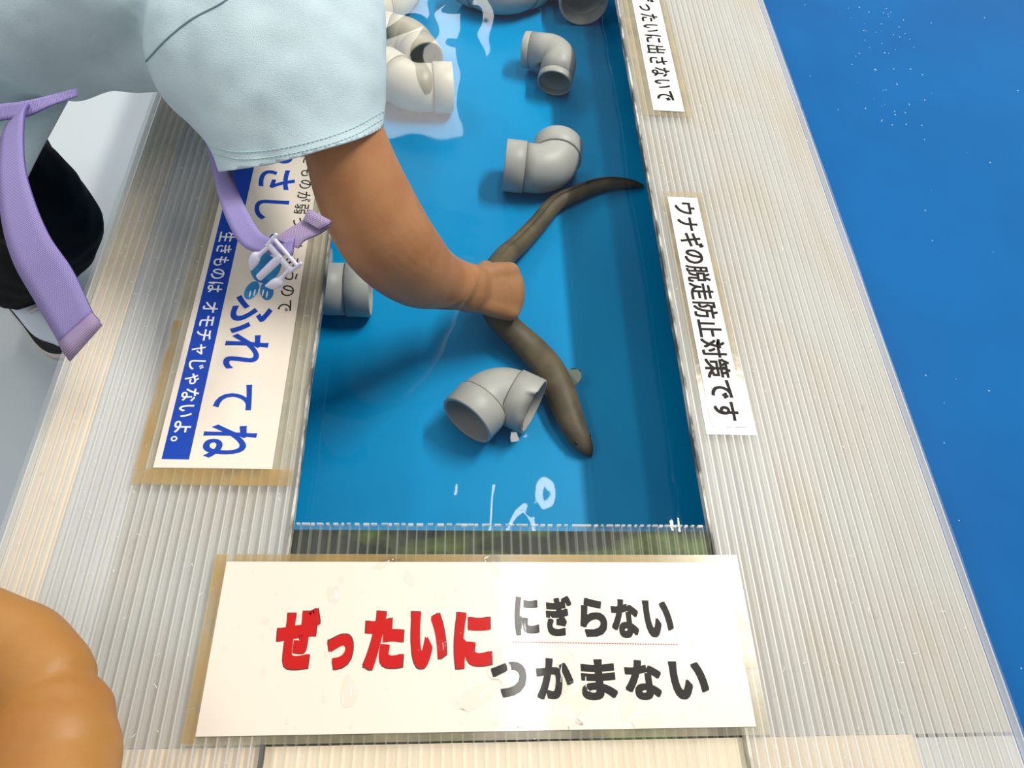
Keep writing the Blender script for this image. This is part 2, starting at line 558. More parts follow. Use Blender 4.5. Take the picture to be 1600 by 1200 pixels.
def sheet(name, x0, x1, y0, y1, label, m, rib, wl, wr, edges, first_rib, scratches):
    """wl, wr: which long side is a rough saw cut"""
    bm = bmesh.new()
    n = 60
    L, R = [], []
    for j in range(n + 1):
        y = y0 + (y1 - y0) * j / n
        L.append((x0 + (wavy(x0, y) if wl else 0), y))
        R.append((x1 + (wavy(x1, y) if wr else 0), y))
    rows = [[bm.verts.new((l[0], l[1], 0)), bm.verts.new((r[0], r[1], 0)), bm.verts.new((r[0], r[1], RIM)), bm.verts.new((l[0], l[1], RIM))] for l, r in zip(L, R)]
    for a, b in zip(rows, rows[1:]):
        for k in range(4):
            bm.faces.new((a[k], a[(k + 1) % 4], b[(k + 1) % 4], b[k]))
    bm.faces.new(rows[0])
    bm.faces.new(list(reversed(rows[-1])))
    o = obj(name, bm, m, smooth=False)
    tag(o, label, 'plastic sheet')
    bm = bmesh.new()
    x = first_rib
    while x < x1 - 0.003:
        box(bm, (x - 0.0006, y0 + 0.001, RIM + 0.0004), (x + 0.0006, y1 - 0.001, 0.0002))
        x += 0.0082
    obj('flute_ribs', bm, rib, o, False)
    if edges:
        bm = bmesh.new()
        for E_, s in ((L, -1), (R, 1)):
            if s != edges:
                continue
            for a, b in zip(E_, E_[1:]):
                wa = 0.0016 + 0.0012 * noise.noise(V((a[0] * 9, a[1] * 40, 7)))
                wb = 0.0016 + 0.0012 * noise.noise(V((b[0] * 9, b[1] * 40, 7)))
                q = [(a[0] + s * 0.0006, a[1]), (a[0] - s * wa, a[1]), (b[0] - s * wb, b[1]), (b[0] + s * 0.0006, b[1])]
                lo = [bm.verts.new((p[0], p[1], RIM + 0.0003)) for p in q]
                hi = [bm.verts.new((p[0], p[1], 0.0003)) for p in q]
                for k in range(4):
                    bm.faces.new((lo[k], lo[(k + 1) % 4], hi[(k + 1) % 4], hi[k]))
                bm.faces.new(hi)
                bm.faces.new(list(reversed(lo)))
        tag(obj('grimy_edge', bm, M['grime'], o, False), 'dirty rough saw-cut edge')
    if scratches:
        bm = bmesh.new()
        for i in range(scratches):
            x, y = random.uniform(x0 + 0.01, x1 - 0.01), y0 + (min(y1, 0.9) - y0) * random.random() ** 1.7
            a = random.uniform(0, 6.28)
            l = random.uniform(0.001, 0.006)
            c = random.uniform(-2.2, 2.2)
            pts = [V((x, y, 0.0003))]
            for k in range(5):
                pts.append(pts[-1] + V((math.cos(a), math.sin(a), 0)) * l / 5)
                a += c / 5
            tube(bm, pts, [0.00005, 0.00026, 0.0003, 0.0003, 0.00022, 0.00005], None, 5, 1, True, round_ends=False)
        tag(obj('scratches', bm, M['scratch'], o), kind='stuff')
    return o


OPEN_L, OPEN_R, OPEN_F = -0.128, 0.2395, 0.2430
sheets = [None, None]
sheets[0] = sheet('polycarbonate_sheet', -0.362, OPEN_L, -0.15, 2.4, 'long milky fluted sheet under the blue lettered sign, left of the opening', M['panel'], M['rib'], True, True, 1, -0.357, 260)
sheets[1] = sheet('polycarbonate_sheet', OPEN_R, 0.470, -0.15, 2.4, 'wide milky fluted sheet between the opening and the deep blue tank', M['panel'], M['rib'], True, True, -1, 0.2455, 150)
o = sheet('polycarbonate_sheet', OPEN_L + 0.0026, OPEN_R - 0.0022, -0.15, OPEN_F, 'short clear fluted sheet with green algae below, in front of the opening', M['clear_panel'], M['clear_rib'], False, False, 0, OPEN_L + 0.008, 60)
bm = bmesh.new()                                    # algae grown on the underside
random.seed(3)
nx, ny = 70, 14
ax0, ax1, ay0, ay1 = OPEN_L - 0.002, OPEN_R + 0.002, 0.0708, OPEN_F - 0.0025
g = [[bm.verts.new((ax0 + (ax1 - ax0) * i / nx, ay0 + (ay1 - ay0) * j / ny, RIM - 0.0012 - 0.0006 * noise.noise(V((i * 0.4, j * 0.5, 2))))) for i in range(nx + 1)] for j in range(ny + 1)]
gl = [[bm.verts.new((v.co.x, v.co.y, RIM - 0.0035)) for v in r] for r in g]
for j in range(ny):
    for i in range(nx):
        bm.faces.new((g[j][i], g[j][i + 1], g[j + 1][i + 1], g[j + 1][i]))
        bm.faces.new((gl[j][i], gl[j + 1][i], gl[j + 1][i + 1], gl[j][i + 1]))
for j in range(ny):
    bm.faces.new((g[j][0], g[j + 1][0], gl[j + 1][0], gl[j][0]))
    bm.faces.new((g[j][nx], gl[j][nx], gl[j + 1][nx], g[j + 1][nx]))
for i in range(nx):
    bm.faces.new((g[ny][i], g[ny][i + 1], gl[ny][i + 1], gl[ny][i]))
    bm.faces.new((g[0][i], gl[0][i], gl[0][i + 1], g[0][i + 1]))
tag(obj('algae_film', bm, M['algae'], o), 'dark green algae below the sheet', kind='stuff')
bm = bmesh.new()                                    # chipped front edge of the short sheet
x = OPEN_L + 0.004
while x < OPEN_R - 0.006:
    s = random.uniform(0.002, 0.006)
    box(bm, (x, OPEN_F - random.uniform(0.0004, 0.0016), -0.003), (x + s, OPEN_F + 0.0004, 0.0003))
    x += s + random.uniform(0.0, 0.004)
obj('chipped_edge', bm, M['rib'], o, False)

for o, x0, x1, m in ((sheets[0], -0.2700, OPEN_L - 0.003, 'fog'), (sheets[0], -0.3185, -0.2702, 'thin_fog'), (sheets[1], OPEN_R + 0.003, 0.4660, 'fog')):
    tag(obj('condensation', bx((x0, 0.0708, RIM - 0.0034), (x1, 2.39, RIM - 0.0004)), M[m], o, False), 'foggy condensation below the sheet')

tag(obj('condensation', bx((0.3805, -0.14, RIM - 0.0034), (0.4660, 0.0680, RIM - 0.0004)), M['thin_fog'], sheets[1], False), 'foggy condensation below the sheet')

# ------------------------------------------------------------------ signs
_cu = bpy.data.curves.new('glyph', 'FONT')
_fo = bpy.data.objects.new('glyph', _cu)
COL.objects.link(_fo)


def glyph(ch, offset):
    _cu.body = ch
    _cu.offset = offset
    _cu.resolution_u = 4
    bpy.context.view_layer.update()
    me = bpy.data.meshes.new_from_object(_fo.evaluated_get(bpy.context.evaluated_depsgraph_get()))
    vs = [(v.co.x, v.co.y) for v in me.vertices]
    fs = [tuple(p.vertices) for p in me.polygons]
    bpy.data.meshes.remove(me)
    return vs, fs


def bold_glyph(bm, ch, cx, cy, wu, hv, z, offset, grow):
    for du, dv in ((0, 0), (-grow, -grow), (grow, -grow), (-grow, grow), (grow, grow)):
        put_glyph(bm, ch, cx + du, cy + dv, wu, hv, z + 0.00001 * (du > 0) + 0.00002 * (dv > 0), offset, True, True)


def put_glyph(bm, ch, cx, cy, wu, hv, z, offset=0.0, turned=False, natural=False):
    """fits one character into a box wu x hv around cx, cy; turned: read towards the camera with tops to +X"""
    vs, fs = glyph(ch, offset)
    if not vs:
        return
    if natural:
        u0, u1, v0, v1 = 0.02, 0.98, -0.1, 0.86
    else:
        u0, u1 = min(v[0] for v in vs), max(v[0] for v in vs)
        v0, v1 = min(v[1] for v in vs), max(v[1] for v in vs)
    nv = []
    for a, b in vs:
        u = ((a - u0) / (u1 - u0) - 0.5) * wu
        v = ((b - v0) / (v1 - v0) - 0.5) * hv
        x, y = (cx + v, cy - u) if turned else (cx + u, cy + v)
        nv.append(bm.verts.new((x, y, z)))
    for f in fs:
        try:
            bm.faces.new([nv[i] for i in f])
        except ValueError:
            pass


def lettering(bm, th=0.00012):
    """gives flat glyphs a little ink thickness"""
    r = bmesh.ops.extrude_face_region(bm, geom=bm.faces[:])
    for v in [g_ for g_ in r['geom'] if isinstance(g_, bmesh.types.BMVert)]:
        v.co.z += th
    return bm


PAPER_Z = 0.0014


def sign(name, x0, x1, y0, y1, film, label, filmmat='film'):
    bm = bmesh.new()
    box(bm, (x0, y0, 0.0009), (x1, y1, PAPER_Z))
    o = obj(name, bm, M['paper' if filmmat == 'film' else 'strip_paper'], smooth=False)
    tag(o, label, 'sign')
    tag(obj('laminate_film', bx((film[0], film[2], 0.00025), (film[1], film[3], 0.0009)), M[filmmat], o, False), 'clear yellowed film margin')
    return o


def px_glyphs(chars, z, off, grow=0.0, fat=0.0):
    """characters of the front sign from their measured boxes"""
    bm = bmesh.new()
    for ch, xa, xb, ya, yb in chars:
        a, b = at(xa, (ya + yb) / 2, z), at(xb, (ya + yb) / 2, z)
        c, d = at((xa + xb) / 2, yb, z), at((xa + xb) / 2, ya, z)
        for k, (du, dv) in enumerate(((0, 0), (-fat, -fat), (fat, -fat), (-fat, fat), (fat, fat))):
            put_glyph(bm, ch, (a.x + b.x) / 2 + du, (c.y + d.y) / 2 + dv, b.x - a.x + grow - 2 * fat, d.y - c.y + grow - 2 * fat, z + 0.00001 * k, off)
    return lettering(bm)


Z1, Z2 = PAPER_Z + 0.00015, PAPER_Z + 0.0004
s = sign('warning_sign', -0.176, 0.248, 0.077, 0.2085, (-0.186, 0.259, 0.071, 0.2155), 'large wet white sign with red and black lettering in front of the opening')
front_sign = s
RED = [('ぜ', 432, 497, 951, 1046), ('っ', 511, 551, 991, 1046), ('た', 570, 631, 955, 1047), ('い', 641, 698, 956, 1045), ('に', 710, 768, 957, 1045)]
tag(obj('lettering', px_glyphs(RED, Z1, 0.045, 0.0014, 0.0009), M['outline'], s, False), 'dark outline round the red words')
tag(obj('lettering', px_glyphs(RED, Z2, 0.045, 0.0, 0.0009), M['red'], s, False), 'thick red lettering')
tag(obj('lettering', px_glyphs([('に', 804, 842, 932, 993), ('ぎ', 853, 894, 931, 994), ('ら', 906, 948, 934, 995), ('な', 955, 998, 936, 997), ('い', 1006, 1051, 938, 996)], Z1, 0.03, 0, 0.0006), M['dark'], s, False), 'upper line of black lettering')
tag(obj('lettering', px_glyphs([('つ', 767, 823, 1034, 1090), ('か', 838, 896, 1028, 1093), ('ま', 908, 964, 1030, 1094), ('な', 976, 1034, 1031, 1094), ('い', 1047, 1106, 1033, 1093)], Z1, 0.03, 0, 0.0006), M['dark'], s, False), 'lower line of black lettering')
bm = bmesh.new()
a, b = at(802, 1003, Z1), at(1057, 1007, Z1)
for i in range(64):
    p = a + (b - a) * (i / 63)
    box(bm, (p.x - 0.0007, p.y - 0.0003, PAPER_Z), (p.x + 0.0007, p.y + 0.0003, Z1 + 0.0001))
tag(obj('dotted_line', bm, M['red'], s, False), 'thin red dotted line')

# right signs: text runs towards the camera
s = sign('label_strip', 0.2585, 0.2945, 0.344, 0.6555, (0.2525, 0.302, 0.336, 0.666), 'long narrow white strip with twelve black characters on the right sheet, nearer one', 'film_clear')
bm = bmesh.new()
txt = 'ウナギの脱走防止対策です'
for i, ch in enumerate(txt):
    bold_glyph(bm, ch, 0.2765, 0.6375 - i * 0.02505, 0.0236, 0.0262, Z1, 0.006, 0.00042)
tag(obj('lettering', lettering(bm), M['strip_ink'], s, False), 'bold black lettering')
fa = at(1021, 172, 0.001)
fb = at(1068, 169, 0.001)
s = sign('label_strip', fa.x, fb.x, fa.y, fa.y + 0.36, (0.2445, fb.x + 0.011, fa.y - 0.010, fa.y + 0.37), 'narrow white strip in shiny yellowed film beside the far right end of the opening', 'film_clear')
bm = bmesh.new()
ys = at(1042, 150, 0.001).y
step = (at(1012, 60, 0.001).y - ys) / 5.0
for i, ch in enumerate('でいなさ出にいたっぜ'):
    bold_glyph(bm, ch, (fa.x + fb.x) / 2, ys + i * step, step * 0.86, 0.0275, Z1, 0.006, 0.0004)
tag(obj('lettering', lettering(bm), M['strip_ink'], s, False), 'black lettering')

# left sign with the fish
lx0, lx1 = at(240, 728, 0.001).x, at(425, 735, 0.001).x
ly0 = at(330, 732, 0.001).y
ly1 = ly0 + 0.40
s = sign('information_sign', lx0, lx1, ly0, ly1, (lx0 - 0.016, OPEN_L - 0.0035, ly0 - 0.016, ly1 + 0.012), 'long white sign with blue band, blue lettering and small fish, left of the opening')
bl0, bl1 = at(253, 716, 0.001).x, at(296, 716, 0.001).x
obj('blue_band', bx((bl0, at(275, 718, 0.001).y, PAPER_Z), (bl1, ly1 - 0.007, PAPER_Z + 0.0001)), M['blueink'], s, False)
bm = bmesh.new()
yA, yB = at(345, 375, 0.001).y, at(272, 700, 0.001).y
T = '生きものは オモチャじゃないよ。'
cell = (yA - yB) / (len(T) - 1 - 0.45)
y = yA + 0.004
for ch in T:
    if ch == ' ':
        y -= cell * 0.55
        continue
    small = ch == 'ゃ' or ch == 'ャ'
    put_glyph(bm, ch, (bl0 + bl1) / 2, y, cell * 0.9, (bl1 - bl0) * 0.72, PAPER_Z + 0.0003, 0.012, True, natural=True)
    y -= cell
tag(obj('lettering', lettering(bm), M['white_ink'], s, False), 'white lettering on the blue band')
bm = bmesh.new()
for ch, ya, yb, xa, xb, ym in (('ね', 664, 716, 316, 400, 690), ('て', 601, 641, 336, 396, 620), ('れ', 522, 577, 350, 418, 548), ('ふ', 462, 522, 360, 425, 492), ('く', 366, 396, 407, 440, 380), ('し', 313, 344, 397, 450, 328), ('さ', 266, 297, 405, 462, 280), ('や', 222, 256, 412, 470, 240)):
    a, b = at((xa + xb) / 2, ya, 0.001), at((xa + xb) / 2, yb, 0.001)
    c, d = at(xa, ym, 0.001), at(xb, ym, 0.001)
    put_glyph(bm, ch, (c.x + d.x) / 2, (a.y + b.y) / 2, a.y - b.y, d.x - c.x, Z1, 0.018, True)
tag(obj('lettering', lettering(bm), M['blueink'], s, False), 'large blue lettering')
bm = bmesh.new()
c, d = at(441, 452, 0.001), at(462, 452, 0.001)
y0_, y1_ = at(443, 478, 0.001).y, at(478, 300, 0.001).y
step = (y1_ - y0_) / 8.4
for i, ch in enumerate('でのうましてっ弱がのもき生'):
    put_glyph(bm, ch, (c.x + d.x) / 2 - 0.0005, y0_ + i * step, step * 0.84, 0.0165, Z1, 0.004, True, natural=True)
tag(obj('lettering', lettering(bm), M['dark'], s, False), 'small black lettering')
bm = bmesh.new()                                     # printed fish: body, tail
fc = at(416, 415, 0.001)
th = [2 * math.pi * k / 28 for k in range(28)]
bm.faces.new([bm.verts.new((fc.x + 0.0155 * math.cos(a), fc.y + 0.024 * math.sin(a), Z1)) for a in th])
tp = V((fc.x - 0.002, fc.y - 0.022, Z1))
for sgn in (-1, 1):
    bm.faces.new([bm.verts.new((tp.x + 0.0075 * sgn + 0.0068 * math.cos(a) - 0.3 * sgn * 0.006 * math.sin(a), tp.y - 0.012 + 0.012 * math.sin(a), Z1 - 0.00002)) for a in th])
fish = tag(obj('fish_picture', lettering(bm), M['lightblue'], s, False), 'small blue fish printed between the words')
bm = bmesh.new()
for i in range(5):
    q = V((tp.x + (i - 2) * 0.0042, tp.y - 0.013 - 0.002 * (abs(i - 2)), Z1 + 0.0002))
    bm.faces.new([bm.verts.new((q.x + 0.0008 * math.cos(a), q.y + 0.0045 * math.sin(a), q.z)) for a in th])
obj('tail_fin_marks', lettering(bm), M['white_ink'], fish, False)
bm = bmesh.new()
bm.faces.new([bm.verts.new((fc.x + 0.006 + 0.004 * math.cos(a), fc.y + 0.0155 + 0.004 * math.sin(a), Z1 + 0.0002)) for a in th])
obj('printed_eye', lettering(bm), M['white_ink'], fish, False)

for sg, x0, x1, y0, y1 in ((s, lx0 - 0.0155, OPEN_L - 0.004, ly0 - 0.0155, ly0 - 0.0004), (s, lx0 - 0.0155, lx0 - 0.007, ly0, ly0 + 0.16), (front_sign, -0.1855, -0.1765, 0.073, 0.215), (front_sign, 0.2485, 0.2585, 0.12, 0.215), (front_sign, -0.17, 0.245, 0.2088, 0.2150)):
    tag(obj('glue_residue', bx((x0, y0, 0.0009), (x1, y1, 0.00105)), M['glue'], sg, False), 'brown glue stain along the film edge')

# water lying on the front sign
random.seed(11)
bm = bmesh.new()
for px, py, sx, sy, rot in [(790, 1040, 30, 34, 0.4), (745, 1090, 34, 14, 0.5), (905, 1085, 26, 24, 0.2), (880, 1050, 20, 30, -0.3), (545, 1080, 12, 24, 0.1), (775, 885, 14, 26, 0.7), (840, 1130, 60, 10, 0), (600, 880, 20, 6, 0.5), (1010, 1130, 30, 7, 0), (640, 905, 8, 14, 0.6), (980, 1105, 10, 22, -0.4), (1100, 905, 10, 8, 0), (520, 930, 8, 16, 0.4), (690, 1010, 10, 14, 0.2), (820, 1000, 12, 30, 0.1)]:
    c = at(px, py, PAPER_Z)
    k = 0.424 / 830
    m = Matrix.Translation((c.x, c.y, PAPER_Z)) @ Matrix.Rotation(rot, 4, 'Z') @ Matrix.Diagonal((sx * k, sy * k, 0.0016, 1))
    r = bmesh.ops.create_uvsphere(bm, u_segments=20, v_segments=12, radius=1, matrix=m)
    for v in r['verts']:
        q = V((v.co.x - c.x, v.co.y - c.y))
        sc = 1 + 0.55 * noise.noise(V((v.co.x * 160, v.co.y * 160, px)))
        v.co.x, v.co.y = c.x + q.x * sc, c.y + q.y * sc
        v.co.z = max(v.co.z, PAPER_Z - 0.0001)
for i in range(90):
    x, y, r_ = random.uniform(-0.17, 0.243), random.uniform(0.08, 0.205), random.uniform(0.0006, 0.0022)
    ball(bm, V((x, y, PAPER_Z)), r_, (1, random.uniform(0.7, 1.6), 0.3), 8)
tag(obj('water_drops', bm, M['drop']), 'water drops and small puddles lying on the large front sign', 'water drops', kind='stuff')


# ------------------------------------------------------------------ pipe elbows on the tank bottom
def elbow(corner, d1, d2, R, label, m=None, sock=1.06, la=0.058, lb=0.058, bend=0.9, chip=False, ring=0.030):
    """hollow moulded bend; d1, d2: unit directions of its two mouths"""
    m = m or M['pvc']
    root = empty('pipe_elbow', (corner.x, corner.y, corner.z - R * sock), label, 'pipe elbow', 'pipe elbows on the tank bottom')
    d1, d2 = d1.normalized(), d2.normalized()
    ang = math.acos(max(-1, min(1, d1.dot(d2))))
    turn = math.pi - ang
    rb = R * bend
    td = rb * math.tan(turn / 2)
    A = corner + d1 * td
    bis = (d1 + d2).normalized()
    C0 = corner + bis * (rb / math.cos(turn / 2))
    path = []
    for k in range(13):
        f = k / 12
        v1 = (A - C0)
        v2 = (corner + d2 * td - C0)
        th_ = turn
        path.append(C0 + v1 * (math.sin((1 - f) * th_) / math.sin(th_)) + v2 * (math.sin(f * th_) / math.sin(th_)))
    nrm = d1.cross(d2).normalized()

    def pipe(pts, ro, ri, chipped=False):
        bm = bmesh.new()
        o_ = tube(bm, pts, [r for r in ro], nrm, 40, 1, False)
        i_ = tube(bm, pts, [r for r in ri], nrm, 40, 1, False)
        for e in (0, -1):
            for k in range(40):
                bm.faces.new((o_[e][k], o_[e][(k + 1) % 40], i_[e][(k + 1) % 40], i_[e][k]))
        if chipped:
            for rr in (o_, i_):
                for k in range(40):
                    kc = max(range(40), key=lambda q: (rr[-1][q].co - pts[-1]).dot(V((0.25, -0.75, 0.55))))
                    d = abs((k - kc + 20) % 40 - 20)
                    if d < 5:
                        rr[-1][k].co -= d2 * 0.014 * (1 - d / 5)
        return bm

    eps = 0.0015
    e1, e2 = max(la - td - ring, 0.001), max(lb - td - ring, 0.001)
    pts = [A + d1 * (e1 + eps)] + path + [corner + d2 * (td + e2 + eps)]
    obj('bend', pipe(pts, [R] * len(pts), [R * 0.88] * len(pts)), m, root)
    for dd, ln, ch in ((d1, la, False), (d2, lb, chip)):
        a = corner + dd * (ln - ring)
        ps = [a, a + dd * 0.001, a + dd * (ring * 0.5), a + dd * (ring - 0.0012), a + dd * ring]
        ro = [R * (sock - 0.05), R * sock, R * sock, R * sock, R * (sock - 0.02)]
        obj('socket', pipe(ps, ro, [R * 0.93] * 5, ch), m, root)
        bm = bmesh.new()
        tube(bm, [a - dd * 0.0004, a + dd * 0.0006], [R * (sock - 0.008)] * 2, nrm, 40, 1, False)
        obj('seam', bm, M['seam_line'], root)
    return root


def fl(px, py, R):
    return at(px, py, TANK_Z + R) + V((0, 0, 0.001))


RE = 0.033
elbow(fl(775, 609, RE * 1.06), V((-0.62, -0.78, 0)), V((0.86, -0.45, 0)), RE, 'grey pipe elbow with a chipped mouth, beside the eel head', chip=True, la=0.056, lb=0.0505)
bm = bmesh.new()
e_ = elbow(fl(867, 268, RE * 1.13), V((-1, 0.10, 0)), V((0.14, 1, 0)), RE * 1.06, 'grey pipe elbow touched by the tail half of the eel', la=0.074, lb=0.056)
elbow(fl(877, 84, 0.0285 + 0.016), V((-0.98, 0.30, -0.16)), V((-0.22, -1, -0.26)), 0.0282, 'slimmer plain grey pipe elbow lying alone in open water, mouth towards the viewer', sock=1.01, la=0.062, lb=0.062, ring=0.012)
elbow(fl(906, -36, 0.045), V((0.02, -1, 0)), V((-1, 0.1, 0)), 0.043, 'wide grey pipe elbow with open mouth, beside the far right sheet edge', sock=1.03, la=0.080, lb=0.074)
elbow(fl(786, -10, 0.043), V((-0.80, 0.50, 0.0)), V((0.75, 0.62, 0.0)), 0.0405, 'grey pipe elbow whose rounded back faces the viewer, at the far end', sock=1.05, la=0.078, lb=0.078, bend=1.2)
elbow(fl(640, 62, RE * 1.05), V((0.42, -0.9, 0)), V((-1, 0.25, 0)), RE, 'pipe elbow tinted pale for glare, mouth towards the viewer, behind another pale elbow', M['pvc_glare'], sock=1.03, la=0.062, lb=0.06)
elbow(fl(640, 138, RE * 1.15), V((1, 0.10, 0)), V((-0.75, 0.66, 0)), RE * 1.08, 'glare-tinted pipe elbow nearest the sleeve, with a seam ring', M['pvc_glare'], la=0.066, lb=0.06, bend=1.1)
elbow(fl(618, -6, RE * 1.12), V((-0.8, -0.6, 0)), V((0.3, 0.95, 0)), RE * 1.05, 'glare-tinted pipe elbow farthest away behind the shirt sleeve', M['pvc_glare'])
elbow(fl(476, 452, RE * 1.06), V((1, 0.03, 0)), V((-0.1, 1, 0)), RE, 'shaded grey pipe elbow half hidden under the left sheet, below the arm', la=0.082, lb=0.06)
# torn sliver at the chipped mouth

# ------------------------------------------------------------------ the eel
pathpx = [(1004, 291, -0.004), (985, 287, 0), (955, 286, 0), (928, 291, 0), (900, 302, 0), (868, 318, 0), (842, 348, 0), (812, 380, 0.004), (788, 402, 0.016), (772, 428, 0.032), (768, 458, 0.036), (775, 488, 0.030), (800, 517, 0.012), (832, 547, 0), (857, 577, 0), (874, 610, 0), (886, 642, 0), (897, 668, 0), (909, 690, 0), (918, 703, -0.003), (922, 709, -0.006)]
wpx = [3, 7.5, 10.5, 12, 13, 14, 15, 16.5, 18, 19.5, 21, 21.5, 22, 24, 25.5, 25, 23.5, 20.5, 16.5, 11, 5]
pts, rad = [], []
for (x, y, dz), wd in zip(pathpx, wpx):
    z = TANK_Z + 0.016 + dz
    for _ in range(2):
        p = at(x, y, z)
        r_ = wd * (p - CAM).dot(FW) / F
        z = TANK_Z + 0.0015 + r_ * 0.9 + max(dz, 0)
    pts.append(at(x, y, z))
    rad.append((r_, r_ * 0.88))
eel = empty('eel', (pts[12].x, pts[12].y, TANK_Z), 'dark olive eel held in the fist above the light blue tank bottom', 'eel')
bm = bmesh.new()
tube(bm, pts, rad, V((0, 0, 1)), 24, 6)
body = obj('body', bm, M['eel'], eel)
hd = (pts[-1] - pts[-4]).normalized()
sd = hd.cross(V((0, 0, 1))).normalized()
for sgn in (-1, 1):
    bm = bmesh.new()
    ball(bm, pts[-3] + sd * sgn * rad[-3][0] * 0.78 + V((0, 0, rad[-3][1] * 0.55)), 0.0022, (1, 1, 1), 12)
    obj('eye', bm, M['eye'], eel)
for sgn, dz in ((-1, 0.3), (1, 0.0)):
    bm = bmesh.new()
    c = pts[-6] + sd * (-sgn) * rad[-6][0] * 0.85
    o_ = sd * (-sgn)
    ring_ = []
    for k in range(15):
        a = math.pi * (k / 14) - math.pi / 2
        ring_.append(c + o_ * ((0.020 if sgn > 0 else 0.004) * math.cos(a)) + hd * (-0.006 + 0.0115 * math.sin(a)) + V((0, 0, 0.004 * math.cos(a) + 0.001 * math.sin(k * 2.2))))
    top = [bm.verts.new(p + V((0, 0, 0.0006))) for p in ring_]
    bot = [bm.verts.new(p - V((0, 0, 0.0006))) for p in ring_]
    bm.faces.new(top)
    bm.faces.new(list(reversed(bot)))
    for k in range(15):
        bm.faces.new((top[k], bot[k], bot[(k + 1) % 15], top[(k + 1) % 15]))
    if sgn == -1 or True:
        obj('pectoral_fin', bm, M['fin'], eel, False)
bm = bmesh.new()                                       # low fin along the back of the tail half
q = cr([tuple(p) + (r[1],) for p, r in zip(pts[:10], rad[:10])], 5)
pr = None
for k, a in enumerate(q):
    h = 0.005 * math.sin(math.pi * min(1, (k + 2) / len(q) * 0.9)) + 0.001
    c = V(a[:3]) + V((0, 0, a[3] * 0.9))
    cur = [bm.verts.new(c + V((dx, dx * 0.6, dz))) for dx, dz in ((-0.0012, 0), (-0.0004, h), (0.0004, h), (0.0012, 0))]
    if pr:
        for i in range(3):
            bm.faces.new((pr[i], pr[i + 1], cur[i + 1], cur[i]))
    pr = cur
obj('back_fin', bm, M['eel'], eel)

# ------------------------------------------------------------------ the leaning child
HIP = atd(-190, 55, 0.82)
NECK = atd(400, -150, 0.72)
child = empty('person', (-0.66, 0.85, FLOOR_Z), 'person in a pale mint shirt and black trousers leaning over to grip the eel', 'person')
ARM = [(455, 40, 0.655, 60), (505, 130, 0.66, 63), (538, 221, 0.675, 66), (566, 300, 0.70, 73), (604, 372, 0.735, 73), (648, 418, 0.785, 62), (686, 437, 0.835, 47), (718, 446, 0.870, 39)]
ap = [atd(x, y, d) for x, y, d, r_ in ARM]
ar = [(r_ * d / F, r_ * d / F * 0.92) for x, y, d, r_ in ARM]
bm = bmesh.new()
W = at(738, 451, -0.066)
tube(bm, [NECK + V((-0.05, 0.02, -0.02))] + ap + [W], [(0.05, 0.05)] + ar + [(0.029, 0.022)], FW, 28, 6)
# hand: palm from wrist to knuckles, four fingers closing round the eel, thumb from the side
KN = at(800, 456, -0.094)
hu = (KN - W).normalized()
hv = V(UP)
hv = (hv - hu * hv.dot(hu)).normalized()               # towards the thumb side
hn = hu.cross(hv)                                       # out of the back of the hand
if hn.z < 0:
    hn = -hn
PL = (KN - W).length
for f0, f1, o0, o1, rr in ((0, 1, 0.012, 0.024, 0.0125), (0, 1, 0.004, 0.009, 0.0135), (0, 1, -0.004, -0.008, 0.0135), (0, 1, -0.012, -0.024, 0.0120)):
    tube(bm, [W - hu * 0.012 + hv * o0, W + hu * PL * 0.5 + hv * (o0 * 0.4 + o1 * 0.6) + hn * 0.001, KN + hv * o1 - hu * 0.003], [rr * 0.95, rr * 1.12, rr * 1.02], None, 16, 5)
tube(bm, [W - hu * 0.004, W + hu * PL * 0.45, KN + hu * 0.001], [(0.024, 0.015), (0.0295, 0.0162), (0.0325, 0.0156)], hn, 24, 5)
FING = [(0.0245, 1.0, 0.0100), (0.0085, 1.06, 0.0103), (-0.0075, 1.0, 0.0100), (-0.0230, 0.84, 0.0090)]
dn = (FW * 0.9 + V((0, 0, -0.1))).normalized()
for k, (o_, ln, rr) in enumerate(FING):
    k0 = KN + hv * o_ - hn * 0.002 - hu * 0.003
    j1 = k0 + (hu * 0.22 + dn * 0.97).normalized() * 0.022 * ln
    j2 = j1 + (hu * 0.02 + dn * 1.0 - hv * 0.05).normalized() * 0.021 * ln
    j3 = j2 + (hu * -0.85 + dn * 0.45).normalized() * 0.017 * ln
    j4 = j3 + (hu * -1.0 + dn * -0.05).normalized() * 0.009 * ln
    tube(bm, [k0 - hu * 0.012, k0, j1, j2, j3, j4], [rr, rr * 1.06, rr * 1.0, rr * 0.93, rr * 0.86, rr * 0.72], None, 14, 4)
tb = W + hu * PL * 0.36 + hv * 0.017 - hn * 0.012
tube(bm, [W + hu * PL * 0.1 + hv * 0.010 - hn * 0.004, tb, tb + hv * 0.013 + hu * 0.008 + dn * 0.014, tb + hv * 0.010 + hu * 0.020 + dn * 0.033, tb + hv * 0.004 + hu * 0.032 + dn * 0.043], [0.013, 0.0125, 0.011, 0.0098, 0.0078], None, 14, 4)
